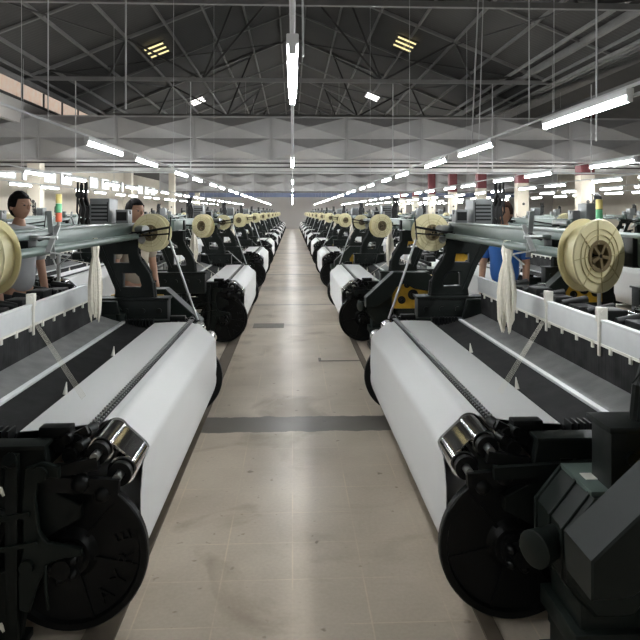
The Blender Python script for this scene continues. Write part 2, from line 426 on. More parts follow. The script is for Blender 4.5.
    # --- warp side
    B(MB().cyl((1.84, .02, .42), (1.84, 2.53, .42), .22, 40), 'warp_beam', 'warp_w')
    for v0, d in ((0, -1), (2.55, 1)):
        B(MB().lathe([(0, 0), (0, .26), (d*.02, .26), (d*.02, .05), (d*.06, .05), (d*.06, 0)], (1.84, v0, .42), (0, 1, 0), 36), 'warp_flange', 'black')
    B(MB().cyl((1.98, -.05, .90), (1.98, 2.6, .90), .04, 20), 'back_roller', 'steel')
    B(MB().sheet([(1.66, .80), (1.98, .945)] + arc(1.98, .90, .045, 80, 0, 5) + [(2.03, .80), (2.06, .42)], .05, 2.5, .003), 'back_warp', 'warp_w')
    # --- side frames (cast, with openings) both ends
    for v0, d in ((-.09, -1), (2.60, 1)):
        outer = [(.80, .52), (.90, .57), (.93, .735), (1.36, .735), (1.40, .90), (2.0, .90), (2.05, .84), (2.05, .50), (2.0, .0), (1.82, .0), (1.78, .22), (1.45, .24), (1.30, .22), (1.26, 0), (1.02, 0), (.99, .22), (.93, .40), (.80, .47)]
        h1 = arc(1.12, .38, .105, 0, 360, 20)[:-1]
        h2 = [(1.02, .57), (1.02, .66), (1.08, .66), (1.08, .57)]
        h3 = arc(1.55, .5, .14, 0, 360, 20)[:-1]
        h4 = [(1.16, .57), (1.16, .66), (1.30, .66), (1.28, .57)]
        mb = MB().plate(outer, [h1, h2, h3, h4], v0-.02, v0+.02)
        mb.b3(.92, 1.37, v0-.045, v0+.045, .735, .75, .003)      # top rail
        mb.b3(1.0, 1.27, v0-.06, v0+.06, .0, .03, .004).b3(1.8, 2.02, v0-.06, v0+.06, 0, .03, .004)
        mb.path([(.95, v0-.03*d*-1, .30), (1.0, v0+.03*d, .48), (1.12, v0+.03*d, .52), (1.24, v0+.03*d, .47), (1.28, v0+.03*d, .28)], .012, 8)
        B(mb, 'side_frame', 'green')
    # cross ties
    B(MB().b3(1.05, 1.15, -.07, 2.58, .10, .18, .006).b3(1.55, 1.62, -.07, 2.58, .06, .12, .006).b3(1.9, 1.96, -.07, 2.58, .10, .16, .006), 'cross_tie', 'green')
    # --- arches
    for v0 in (-.40, 2.80):
        outer = [(1.13, .74), (1.145, .92), (1.155, 1.02), (1.18, 1.10), (1.245, 1.20), (1.275, 1.27), (1.275, 1.385), (1.66, 1.385), (1.64, 1.31), (1.58, 1.22), (1.50, 1.10), (1.46, .98), (1.47, .90), (1.62, .82), (1.62, .74)]
        w1 = [(1.35, 1.185), (1.36, 1.255), (1.47, 1.255), (1.47, 1.185)]
        w2 = [(1.25, 1.0), (1.27, 1.07), (1.30, 1.10), (1.395, 1.10), (1.395, .99), (1.26, .985)]
        mb = MB().plate(outer, [w1, w2], v0-.03, v0+.03, .008)
        mb.bar((1.60, v0, 1.36), (1.43, v0, .95), .035, .085)
        mb.path([(1.132, v0, .76), (1.147, v0, .92), (1.157, v0, 1.02), (1.182, v0, 1.10), (1.247, v0, 1.20), (1.278, v0, 1.27), (1.278, v0, 1.38)], .018, 8)
        B(mb, 'arch_frame', 'green')
        # base casting and box below the arch
        mb = MB().b3(1.03, 1.58, v0-.07, v0+.07, .66, .90, .012)
        mb.b3(1.02, 1.60, v0-.085, v0+.085, .885, .905, .004)
        for k in range(4): mb.cyl((1.10+k*.13, v0-.085, .80), (1.10+k*.13, v0+.085, .80), .022, 12)
        mb.b3(1.30, 1.62, v0-.06, v0+.06, 0, .66, .01)
        mb.b3(1.25, 1.70, v0-.10, v0+.10, 0, .03, .004)
        mb.b3(1.25, 1.5, min(v0, -.09 if v0 < 0 else 2.6), max(v0, -.09 if v0 < 0 else 2.6), .55, .64, .01)
        B(mb, 'end_housing', 'green')
    # --- top beam, pipe
    mb = MB().b3(1.35, 1.47, -.62, 2.92, 1.385, 1.505, .012)
    mb.b3(1.335, 1.485, -.62, 2.92, 1.497, 1.510, .003)
    B(mb, 'top_beam', 'beam')
    mb = MB().cyl((1.275, .05, 1.405), (1.275, 2.80, 1.405), .024, 18)
    for v in (.5, 1.3, 2.1, 2.7): mb.b3(1.27, 1.36, v-.015, v+.015, 1.39, 1.42, .003)
    B(mb, 'front_pipe', 'beam')
    mb = MB().cyl((1.20, 2.70, 1.46), (1.33, 2.86, 1.46), .033, 18).cyl((1.24, 2.74, 1.38), (1.25, 2.86, 1.34), .03, 14)
    B(mb, 'air_cylinder', 'steel')
    # crossed tension levers
    mb = MB().bar((1.245, .78, 1.605), (1.255, .86, 1.36), .026, .008).bar((1.23, .86, 1.53), (1.23, .72, 1.40), .026, .008)
    mb.cyl((1.21, .80, 1.47), (1.36, .80, 1.47), .011, 10)
    B(mb, 'tension_lever', 'steel')
    B(MB().cyl((1.24, .80, 1.485), (1.34, .9, 1.455), .010, 10).b3(1.30, 1.36, .66, .76, 1.42, 1.46, .004), 'lever_pivot', 'black')
    B(MB().bar((1.20, .95, 1.37), (1.32, 1.1, 1.30), .008, .008).bar((1.20, .95, 1.37), (1.26, .78, 1.40), .008, .008), 'yarn_feeler', 'steel')
    # spool arms
    mb = MB()
    mb.bar((1.15, .0, 1.43), (1.38, .07, 1.44), .016, .02).cyl((1.15, .01, 1.43), (1.145, -.02, 1.43), .012, 10)
    mb.b3(1.33, 1.37, -.05, .08, 1.38, 1.50, .004)
    B(mb, 'spool_arm', 'black')
    mb = MB()
    mb.bar((.98, 2.55, 1.48), (1.33, 2.72, 1.42), .018, .02).bar((.98, 2.55, 1.43), (1.33, 2.74, 1.40), .012, .015).bar((.99, 2.56, 1.38), (.97, 2.55, 1.56), .010, .010)
    mb.bar((1.15, 2.80, 1.43), (1.33, 2.76, 1.43), .02, .02)
    B(mb, 'spool_arm', 'black')
    # diagonal silver rod at the far end
    B(MB().cyl((.99, 2.60, 1.38), (.77, 2.60, .745), .009, 10), 'diagonal_rod', 'steel')
    # dobby box with cables on top at the far end
    mb = MB().b3(1.50, 1.66, 2.75, 3.0, 1.50, 1.71, .008).b3(1.36, 1.46, 2.78, 2.92, 1.51, 1.62, .005)
    mb.b3(1.45, 1.62, 2.76, 2.95, 1.38, 1.51, .004).cyl((1.35, 2.85, 1.60), (1.38, 2.85, 1.60), .02, 12)
    bx = B(mb, 'control_box', 'control')
    mb = MB()
    for k in range(5): mb.b3(1.515, 1.645, 2.744, 2.752, 1.53+k*.03, 1.542+k*.03)
    mb.b3(1.512, 1.518, 2.744, 2.752, 1.52, 1.68)
    B(mb, 'louver', 'black', bx)
    B(MB().b3(1.37, 1.45, 2.772, 2.782, 1.53, 1.60), 'control_panel', 'black', bx)
    mb = MB()
    for k in range(7):
        x = 1.68+.012*k; y = 2.76+.02*(k % 3)
        mb.path([(x, y, 1.50), (x-.02, y, 1.62), (x+.015, y+.01, 1.74), (x+.005, y, 1.84-.02*(k % 2)), (x+.02, y+.05, 1.80), (x+.03, y+.06, 1.6), (x, y+.1, 1.5)], .008, 6)
    mb.cyl((1.70, 2.76, 1.60), (1.70, 2.84, 1.60), .05, 16).cyl((1.74, 2.74, 1.74), (1.74, 2.80, 1.74), .03, 14)
    B(mb, 'cable_bundle', 'rubber', bx)
    # yarn feeder pieces behind the heald frame (dark and shiny clutter of the warp stop motion)
    mb = MB()
    for k in range(7):
        v = .25+k*.34
        mb.b3(1.72, 1.84, v, v+.16, .96, 1.03+.015*(k % 3), .01).cyl((1.70, v+.2, 1.02), (1.86, v+.2, 1.05), .025, 10)
    mb.b3(1.70, 1.73, .0, 2.55, .92, .97, .003)
    B(mb, 'stop_motion', 'black')
    # hub / coupling on the cloth roll and lever castings
    ve, d = (-.09, -1) if True else (0, 0)
    for v0, d in ((-.055, -1), (2.605, 1)):
        mb = MB().lathe([(0, 0), (0, .06), (d*.02, .06), (d*.025, .035), (d*.09, .035), (d*.09, 0)], (.86, v0, .30), (0, 1, 0), 20)
        for k in range(5):
            a = R(72*k)
            mb.sph((.86+.045*math.cos(a), v0+d*.06, .30+.045*math.sin(a)), .02, (1, 1.5, 1), 8)
        mb.b3(.90, 1.02, v0+d*.05-.01, v0+d*.05+.01, .26, .33, .004)
        B(mb, 'roll_coupling', 'black')
    dn = drive_near
    vn = 2.70 if dn else -.15                      # lever end
    dd = 1 if dn else -1
    lever = [(.86, .64), (.93, .65), (.945, .57), (.93, .45), (.90, .41), (.78, .385), (.78, .36), (.86, .35), (.90, .33), (.935, .26), (.965, .16), (1.0, .17), (1.005, .28), (.985, .40), (.99, .55), (.98, .68), (.92, .70), (.86, .68)]
    mb = MB().plate(lever, [arc(.965, .33, .014, 0, 360, 10)[:-1]], vn-.012, vn+.012)
    mb.cyl((.97, vn-.03, .33), (.97, vn+.03, .33), .025, 14).cyl((.925, vn-.025, .66), (.925, vn+.03, .66), .028, 14)
    mb.bar((.93, vn+dd*.03, .42), (1.28, vn+dd*.03, .36), .014, .014).bar((.96, vn+dd*.02, .52), (1.2, vn+dd*.02, .48), .018, .012)
    mb.path([(.90, vn+dd*.03, .34), (.89, vn+dd*.05, .26), (.885, vn+dd*.04, .19)], .006, 6)
    B(mb, 'brake_lever', 'green2')
    B(MB().b3(1.005, 1.05, vn-.015, vn+.015, .03, .73, .006).cyl((1.028, vn, .70), (1.028, vn-.03, .72), .024, 12), 'stay_bar', 'green')
    # --- drive end
    if dn: D = lambda v: v
    else: D = lambda v: 2.55-v
    c_out = [(.82, .53), (.82, .64), (1.13, .925), (1.50, .925), (1.60, .86), (1.60, .70), (1.36, .74), (1.26, .80), (1.17, .76), (1.10, .645), (.93, .535)]
    mb = MB().plate(c_out, [], min(D(-.78), D(-.60)), max(D(-.78), D(-.60)), .006)
    B(mb, 'belt_cover', 'green2')
    mb = MB().b3(1.14, 1.60, min(D(-.66), D(-.58)), max(D(-.66), D(-.58)), .50, .88, .01)
    gb = B(mb, 'gear_case', 'yellow')
    mb = MB()
    for (x, z, r) in ((1.24, .60, .045), (1.37, .66, .06), (1.51, .62, .05), (1.30, .77, .035), (1.45, .78, .04)):
        mb.lathe([(0, 0), (0, r), (-.012, r), (-.012, r*.6), (-.004, r*.5), (-.004, r*.25), (-.03, r*.2), (-.03, 0)] if dn else [(0, 0), (0, r), (.012, r), (.012, r*.6), (.03, r*.2), (.03, 0)], (x, D(-.662), z), (0, 1, 0), 18)
    B(mb, 'gear', 'black', gb)
    B(MB().b3(1.2, 1.58, min(D(-.64), D(-.45)), max(D(-.64), D(-.45)), 0, .5, .01), 'drive_stand', 'green')
    # motor
    y0, y1 = sorted((D(-.50), D(-.20)))
    ocx, ocz = 1.03, .49
    oct_ = [(ocx+.165*math.cos(R(22.5+45*k)), ocz+.205*math.sin(R(22.5+45*k))) for k in range(8)]
    mb = MB().plate(oct_, [], y0, y1, .012)
    sm = [(ocx+.172*math.cos(R(22.5+45*k)), ocz+.212*math.sin(R(22.5+45*k))) for k in range(8)]
    for v in (-.46, -.36, -.24): mb.plate(sm, [], min(D(v), D(v+.02)), max(D(v), D(v+.02)), .003)
    mb.b3(.93, 1.13, y0+.03, y1-.03, .24, .33, .01).b3(.90, 1.2, y0, y1, .18, .25, .01)
    mo = B(mb, 'gear_motor', 'green2')
    B(MB().b3(.965, 1.095, y0+.03, y1-.03, .678, .695, .004), 'motor_lid', 'beam', mo)
    B(MB().b3(.99, 1.03, (y0+y1)/2-.03, (y0+y1)/2+.02, .696, .699), 'nameplate', 'plastic', mo)
    t = MB()
    t.path([(1.08+.022*math.cos(R(a)), D(-.30), .722+.022*math.sin(R(a))) for a in range(-90, 271, 30)], .006, 6)
    B(t, 'lifting_eye', 'steel', mo)
    B(MB().lathe([(0, 0), (0, .055), (.05, .06), (.055, .052), (.055, 0)], (.83, D(-.42), .50), (-.85, -.5 if dn else .5, 0), 24), 'motor_cap', 'green2', mo)
    B(MB().cyl((.83, D(-.42), .50), (.97, D(-.34), .50), .05, 20), 'motor_neck', 'green', mo)
    B(MB().b3(.90, 1.4, y0, y1, .0, .04).b3(1.16, 1.24, y0+.02, y1-.02, .03, .30).b3(.92, .98, y0+.05, y1-.05, .03, .17), 'motor_foot', 'green')
    # bent arm in front of the side frame
    va = D(-.14)
    mb = MB().bar((.75, va, .625), (1.13, va, .645), .045, .025).bar((1.13, va, .645), (1.24, D(-.33), .60), .045, .025)
    B(mb, 'stop_arm', 'green')
    B(MB().cyl((1.375, D(-.06), .56), (1.375, D(-.06), .80), .045, 18).b3(1.375, 1.62, min(D(-.10), D(-.02)), max(D(-.10), D(-.02)), .60, .80, .03).path([(1.38, D(-.10), .81), (1.42, D(-.13), .845), (1.52, D(-.14), .85), (1.62, D(-.14), .85)], .012, 8), 'corner_post', 'green2')
    return root

loomR = make_loom(1, True)
loomL = make_loom(-1, False)

def merged(src, name):
    """one plain mesh for looms too far away to show their parts"""
    bm = bmesh.new(); mats = []
    def walk(o):
        for ch in o.children:
            if ch.name.split('.')[0] in ('heald_hooks', 'temple_wire', 'selvedge_yarn', 'gear', 'yarn_feeler', 'nameplate', 'lifting_eye', 'weft_selector', 'stay_bar'): continue
            n0 = len(bm.faces); bm.from_mesh(ch.data); bm.faces.ensure_lookup_table()
            m = ch.data.materials[0]
            if m not in mats: mats.append(m)
            for f in bm.faces[n0:]: f.material_index = mats.index(m)
            walk(ch)
    walk(src)
    me = bpy.data.meshes.new(name); bm.to_mesh(me); bm.free()
    for m in mats: me.materials.append(m)
    return me
farR = merged(loomR, 'power_loom'); farL = merged(loomL, 'power_loom')

NK = 10
FAR = 5
def row_loom(side, row, k, cx, rz, cy):
    sd = 'right' if side > 0 else 'left'
    src = loomR if (side > 0) == (rz == 0) else loomL
    use_far = (k >= FAR) if row == 1 else (k >= 2)
    if row == 1 and k == 0: o = src
    elif use_far:
        o = bpy.data.objects.new('power_loom', farR if src is loomR else farL); COL.objects.link(o)
    else: o = copy_tree(src)
    o.location = (cx, cy, 0); o.rotation_euler = (0, 0, rz)
    rows = 'the ' + {1: 'first', 2: 'second', 3: 'third', 4: 'fourth'}[row] + ' row ' + sd + ' of the aisle'
    if row == 1 and k == 0:
        lab = 'dark green loom nearest the camera on the right, with belt cover and motor' if side > 0 else 'dark green loom nearest the camera on the left, with brake lever in front'
    else:
        lab = 'dark green loom, ' + nth2(k) + ' from the front in ' + rows
    o['label'] = lab; o['category'] = 'loom'; o['group'] = 'power looms in ' + rows
    return o
# full copies first (sources must keep their place for copying)
for side in (1, -1):
    for k in range(NK): row_loom(side, 1, k, side*CX if side > 0 else -CX+.02, 0, Y0+CV+PITCH*k)
    for row, ax, k0 in ((2, 3.52, 0), (3, 6.15, 1), (4, 9.9 if side > 0 else 8.42, 2)):
        for k in range(k0, NK):
            rz = PI if row in (2, 4) and not (row == 4 and False) else 0
            row_loom(side, row, k, side*ax, rz, Y0+CV+PITCH*k+(.4 if row > 1 else 0))

# ------------------------------------------------------------------ yarn spools and hanging yarn bundles
def make_spool():
    t = thing('yarn_spool', 'x', 'spool')
    Rr = .142
    for y0, d in ((-.033, -1), (.033, 1)):
        mb = MB().lathe([(0, .06), (0, Rr), (d*.004, Rr+.002), (d*.008, Rr-.003), (d*.006, .064), (d*.006, .06), (0, .06)], (0, y0, 0), (0, 1, 0), 48)
        fl = mb.build('flange', M['amber'], t)
        m2 = MB()
        for k in range(8):
            a = R(45*k+15); m2.bar((.066*math.cos(a), y0+d*.008, .045*math.sin(a)), (.138*math.cos(a), y0+d*.008, .138*math.sin(a)), .0035, .004)
        for rr in (.104, .082):
            m2.lathe([(0, rr-.0015), (d*.010, rr-.0015), (d*.010, rr+.0015), (0, rr+.0015)], (0, y0, 0), (0, 1, 0), 40)
        m2.build('flange_rib', M['amber_dark'], fl)
    MB().lathe([(-.03, .062), (-.03, .118), (.03, .118), (.03, .062)], (0, 0, 0), (0, 1, 0), 40).build('wound_yarn', M['amber'], t)
    mb = MB().lathe([(-.042, .046), (-.044, .062), (-.03, .064), (.03, .064), (.044, .062), (.042, .046), (.01, .044), (.01, .0), (-.01, 0), (-.01, .044), (-.042, .046)], (0, 0, 0), (0, 1, 0), 32)
    for k in range(5):
        a = R(72*k); mb.bar((.008*math.cos(a), -.036, .008*math.sin(a)), (.05*math.cos(a), -.036, .05*math.sin(a)), .012, .02)
    mb.build('hub', M['hub'], t)
    MB().cyl((0, -.042, 0), (0, .042, 0), .016, 6).build('spindle_nut', M['black'], t)
    return t
spool0 = make_spool(); used_s = [False]
def merged_simple(src, name):
    bm = bmesh.new(); mats = []
    def walk(o):
        for ch in o.children:
            n0 = len(bm.faces); bm.from_mesh(ch.data); bm.faces.ensure_lookup_table(); m = ch.data.materials[0]
            if m not in mats: mats.append(m)
            for f in bm.faces[n0:]: f.material_index = mats.index(m)
            walk(ch)
    walk(src); me = bpy.data.meshes.new(name); bm.to_mesh(me); bm.free()
    for m in mats: me.materials.append(m)
    return me
spool_far = merged_simple(spool0, 'yarn_spool')
def place_spool(x, y, z, rz, label, group, far=False, s=1.):
    if far: o = bpy.data.objects.new('yarn_spool', spool_far); COL.objects.link(o)
    elif not used_s[0]: o = spool0; used_s[0] = True
    else: o = copy_tree(spool0)
    o.location = (x, y, z); o.rotation_euler = (0, random.uniform(0, 1.2), rz); o.scale = (s, s, s)
    o['label'] = label; o['category'] = 'spool'; o['group'] = group
def hank_mesh(seed):
    rnd = random.Random(seed); mb = MB()
    # folded bundle over the pipe with loose fringe below
    for k in range(16):
        a = 2*PI*k/16; r = .016+.016*rnd.random(); dx = r*math.cos(a)*.8; dy = r*math.sin(a)*1.3
        L = .40+.13*rnd.random()
        pts = [(dx*.3, dy*.5, .03), (dx*.8, dy, -.03), (dx*.6, dy*.6, -.09), (dx*1.3, dy*1.3, -.17), (dx*1.7, dy*1.8, -.28), (dx*1.5+.004*rnd.uniform(-1, 1), dy*1.6, -L*.85), (dx*1.0+.012*rnd.uniform(-1, 1), dy*1.0+.012*rnd.uniform(-1, 1), -L)]
        mb.path(pts, [.009, .012, .010, .013, .014, .012, .003], 6)
    me_o = mb.build('yarn_bundle', M['yarn'])
    return me_o
h0 = [hank_mesh(3), hank_mesh(9)]; hu = [False, False]
def place_hank(x, y, z, label, group):
    z += .0
    i = random.randint(0, 1)
    if not hu[i]: o = h0[i]; hu[i] = True
    else: o = h0[i].copy(); COL.objects.link(o)
    o.location = (x, y, z); o.rotation_euler = (0, 0, random.uniform(-.5, .5)); o.name = 'yarn_bundle'
    tag(o, label, 'yarn', group)
for side in (1, -1):
    sd = 'right' if side > 0 else 'left'
    for k in range(NK):
        base = Y0+PITCH*k
        w = 'the ' + nth2(k) + ' loom'
        place_spool(side*((1.165 if side > 0 else 1.15) if k == 0 else 1.085), base-.05, 1.43, side*R(26+random.uniform(-5, 5)), 'yellow yarn spool at the near end of ' + w + ' ' + sd + ' of the aisle', 'yarn spools on the ' + sd + ' aisle looms', k >= FAR)
        place_spool(side*1.15, base+2.80, 1.43, side*R(12), 'yellow yarn spool at the far end of ' + w + ' ' + sd + ' of the aisle', 'yarn spools on the ' + sd + ' aisle looms', k >= FAR, 1.08 if k == 0 else .85)
        hv = (1.25 if side > 0 else 1.70) if k == 0 else .45
        place_hank(side*1.275, base+hv, 1.40, 'cream yarn bundle hanging from ' + w + ' ' + sd + ' of the aisle', 'yarn bundles hanging on the ' + sd + ' aisle looms')
    for k in range(0, NK):
        for row, cx, f in ((2, 3.52+.22, -1), (3, 6.15-.22, 1)):
            if row == 3 and k < 1: continue
            b = Y0+PITCH*k+.4
            place_spool(side*cx, b+(.3 if row == 2 else 0), 1.43, side*f*R(20), 'yellow yarn spool on the ' + nth2(k) + ' loom of the ' + ORD[row-1] + ' row ' + sd + ' of the aisle', 'yarn spools on the outer loom rows', True)

# lint tufts caught on the near-left frame
def tuft(x, y, z, s, label):
    mb = MB(); rnd = random.Random(int(x*1000))
    for k in range(9):
        a = rnd.uniform(0, 2*PI)
        mb.path([(0, 0, .5*s), (.15*s*math.cos(a), .1*s*math.sin(a), 0), (.45*s*math.cos(a), .2*s*math.sin(a), -.6*s*rnd.uniform(.5, 1))], [.004, .006, .001], 5)
    o = mb.build('lint_tuft', M['yarn']); o.location = (x, y, z)
    tag(o, label, 'lint', 'lint tufts caught on the nearest left loom')
tuft(-1.03, 2.31, .61, .03, 'tuft of white lint caught on the stay bar of the nearest left loom, upper one')
tuft(-1.03, 2.31, .13, .03, 'tuft of white lint caught low on the stay bar of the nearest left loom')
tuft(-1.13, 2.42, .775, .03, 'tuft of white lint lying on the top rail of the nearest left loom')

# ------------------------------------------------------------------ fluorescent lamps
LZ = 1.6+.665
VX, VZ, SL = 7.2, 5.13, .41      # roof valley, its height, the roof slope
RZ = VZ+VX*SL
def make_lamp():
    t = thing('fluorescent_lamp', 'x', 'lamp')
    MB().b3(-.025, .025, -.63, .63, .010, .053, .006).b3(-.015, .015, -.635, -.61, -.028, .02, .003).b3(-.015, .015, .61, .635, -.028, .02, .003).build('housing', M['lamp_body'], t)
    MB().cyl((0, -.61, -.012), (0, .61, -.010), .0165, 12).build('tube', M['tube'], t)
    return t
lamp0 = make_lamp(); ul = [False]
lamp_far = merged_simple(lamp0, 'fluorescent_lamp')
def place_lamp(x, y, label, group, far):
    if far: o = bpy.data.objects.new('fluorescent_lamp', lamp_far); COL.objects.link(o)
    elif not ul[0]: o = lamp0; ul[0] = True
    else: o = copy_tree(lamp0)
    o.location = (x, y, LZ)
    o['label'] = label; o['category'] = 'lamp'; o['group'] = group
XROWS = [0, 1.95, 4.4, 6.6, 9.0, 11.4]
RN = ['above the middle of the aisle', 'above the first loom row', 'above the second loom row', 'above the third loom row', 'above the outer loom row', 'above the outermost walkway']
for i, ax in enumerate(XROWS):
    for side in ((1,) if i == 0 else (1, -1)):
        if side < 0 and i > 3: continue
        sd = 'right' if side > 0 else 'left'
        where = RN[i] + ('' if i == 0 else ' on the ' + sd)
        if i == 0: ys = [3.2+PITCH*k for k in range(11)]
        else:
            ys = sorted([2.25+4.53*k for k in range(13)]+[4.25+4.53*k-(.12 if k else 0) for k in range(13)])
            if i == 1 and side < 0: ys.remove(4.25)
            if i >= 2: ys = [q for q in ys if q > 1.6*ax]
        n = 0; tubey0 = -8.
        for y in ys:
            if y > 58: continue
            seen = i != 0 and y < 2.5*(1 if i == 1 else 0)
            if seen: lab = 'lit tube lamp over the camera position, ' + where
            else: lab = 'lit tube lamp, ' + nth2(min(n, 21)) + ' from the front ' + where; n += 1
            place_lamp(side*ax, y, lab, 'fluorescent lamps ' + where, n > 6 or i > 3)
        last = max(q for q in ys if q <= 58)
        if i < 3:  # unseen lamps added behind the camera to brighten the chrome rollers
            for q in (-3.2,) if i else (-2.4,):
                place_lamp(side*ax, q, 'lit tube lamp added unseen behind the camera, ' + where, 'added lamps behind the camera ' + where, True)
        c = MB().cyl((side*ax, tubey0, LZ+.062), (side*ax, min(last+.8, 60.5), LZ+.062), .011, 8)
        yy = tubey0+.6
        rail = c.build('cable_conduit', M['pipe'])
        rail['label'] = 'thin pale conduit carrying the fluorescent lamps ' + where; rail['category'] = 'conduit'
        w = MB(); yy = 5.2 if i else 3.9
        zr = RZ-SL*ax-.01 if ax < 7.2 else (4.3 if side < 0 else VZ+.39*(ax-7.2))
        while yy < last:
            zt = 3.03 if (17.4 < yy < 22.8 or 43.3 < yy < 48.1) else zr
            w.cyl((side*ax, yy, LZ+.062), (side*ax, yy, zt), .005 if yy < 20 else .004, 6); yy += PITCH
        w.build('suspension_wire', M['pipe'], rail)

# ------------------------------------------------------------------ building
struct(MB().b3(-14, 26, -10, 61.2, -.1, 0).build('floor', M['floor']))
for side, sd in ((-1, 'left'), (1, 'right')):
    struct(MB().b3(side*(.725 if side > 0 else .665), side*.785, 1., 60, 0, .012).build('trim_'+('1' if side < 0 else '2'), M['floor_shade']), 'brown strip painting the shade on the floor below the looms')  # strip colours in the shade along the foot of each loom row
struct(MB().b3(-14, 26, 61, 61.2, 0, 8.5).build('wall_back', M['wallwarm']))
struct(MB().b3(-11.7, -11.5, -10, 61, 0, 4.38).build('wall_left', M['cream']))
struct(MB().b3(25.2, 25.4, -10, 61, 0, 5.4).build('wall_right', M['cream']))
struct(MB().b3(-14, 26, -10.2, -10, 0, 8.5).build('wall_front', M['cream']))
def roof_slab(pts, name):
    mb = MB(); mb.prism(pts, -10, 61); return mb.build(name, M['roof'], smooth=False)
struct(roof_slab([(-VX, VZ), (0, RZ), (VX, VZ), (VX, VZ+.08), (0, RZ+.08), (-VX, VZ+.08)], 'ceiling'))
struct(roof_slab([(VX, VZ), (VX*2+1.8, VZ+3.6), (25.4, VZ), (25.4, VZ+.08), (VX*2+1.8, VZ+3.68), (VX, VZ+.08)], 'ceiling'))
struct(roof_slab([(-11.7, 4.3), (-7.45, 4.3), (-7.45, 4.38), (-11.7, 4.38)], 'ceiling'))
# clerestory strip of warm brick and grey parapet on the left valley line
struct(MB().b3(-10.4, -10.2, -10, 61, 4.40, 7.6).build('wall_outer', M['brick']), 'sunlit orange brick wall seen through the clerestory gap')
struct(MB().b3(-7.45, -7.3, -10, 61, 4.0, 4.62).build('wall_parapet', M['wallwarm']))
mb = MB()
for k in range(40): mb.b3(-7.28, -7.24, 1+k*1.5, 1.05+k*1.5, 4.6, 5.13)
mb.b3(-7.3, -7.22, -4, 61, 5.08, 5.16).b3(-7.3, -7.22, -4, 61, 4.59, 4.64)
struct(mb.build('trim_3', M['truss']))
for side in (1, -1):
    mb = MB().b3(side*7.05, side*7.15, -4, 61, 5.0, 5.12).b3(side*6.8, side*6.86, -4, 61, 5.14, 5.20)
    struct(mb.build('valley_beam', M['truss_l']))
struct(MB().b3(-.55, -.12, 8.85, 9.2, 0, .003).build('trim_6', M['floormark']), 'dark rectangular patch on the aisle floor')
struct(MB().b3(.28, .75, 6.85, 6.88, 0, .004).b3(.28, .31, 6.85, 7.0, 0, .004).build('trim_7', M['floormark']), 'dark crack in the aisle floor on the right')
# purlins
for side in (1, -1):
    mb = MB()
    for j in range(7):
        x = .4+j*1.0; z = RZ-SL*x-.05
        mb.b3(side*x-.025, side*x+.025, -4, 61, z-.05, z+.03)
    struct(mb.build('roof_purlins', M['truss_l']))
mb = MB()
for j in range(10):
    x = 8+j*1.0; mb.b3(x-.03, x+.03, -4, 61, VZ+.4*(x-VX)-.12, VZ+.4*(x-VX)-.04)
struct(mb.build('roof_purlins', M['truss_l']))
# trusses
def truss(y, lab):
    r = thing('roof_truss', lab, 'truss', (0, y, VZ), 0, 'roof trusses above the looms'); r['kind'] = 'structure'
    def P(x, top): return (x, 0, (VX-abs(x))*SL-.06 if top else 0)
    MB().b3(-VX, VX, -.045, .045, -.05, .05).build('bottom_chord', M['truss_l'], r)
    for s in (1, -1):
        MB().bar(P(s*VX*.995, 1), (0, 0, VX*SL-.06), .08, .09).build('top_chord', M['truss_l'], r)
        for a, b in ((2.4, 1.5), (2.4, 4.4), (6.9, 6.6), (4.9, 4.4), (4.9, 6.5), (0, 0.02), (2.4, .05)):
            if (a == 0 and s < 0) or (y > 20 and b in (.05, 6.5)): continue
            MB().bar(P(s*a, 0), P(s*b, 1), .05, .05).build('web_bar', M['truss'], r)
    return r
for i, y in enumerate((10.8, 17.2, 23.6, 30.0, 36.4, 42.8, 49.2, 55.6)):
    truss(y, 'grey steel roof truss, ' + nth(i, 'one') + ' spanning the hall')
# intermediate rafters and wind bracing
mb = MB()
for y in (7.6, 14.0, 20.4, 26.8, 33.2, 39.6, 46):
    for s in (1, -1): mb.bar((s*VX, y, VZ-.05), (0, y, RZ-.12), .05, .06)
struct(mb.build('roof_rafters', M['truss_l']))
mb = MB()
for k, y in enumerate((4.4, 10.8, 17.2, 23.6, 30.0, 36.4)):
    for s in (1, -1):
        mb.bar((s*VX, y, VZ-.02), (s*.3, y+6.4, RZ-.25), .03, .03)
        mb.bar((s*2.4, y, VZ), (s*1.5, y+6.4, RZ-SL*1.5-.15), .035, .035)
        mb.bar((s*4.9, y, VZ), (s*4.4, y+6.4, RZ-SL*4.4-.15), .03, .03)
struct(mb.build('roof_bracing', M['truss']))
# hanging long members near the right valley
mb = MB()
for (x, z, t) in ((6.3, 5.25, .05), (5.9, 5.32, .035), (6.7, 4.9, .03), (8.3, 4.75, .05), (7.9, 4.3, .04)):
    mb.b3(x-t, x+t, 0, 60, z-t, z+t)
struct(mb.build('roof_girders', M['truss_l']))
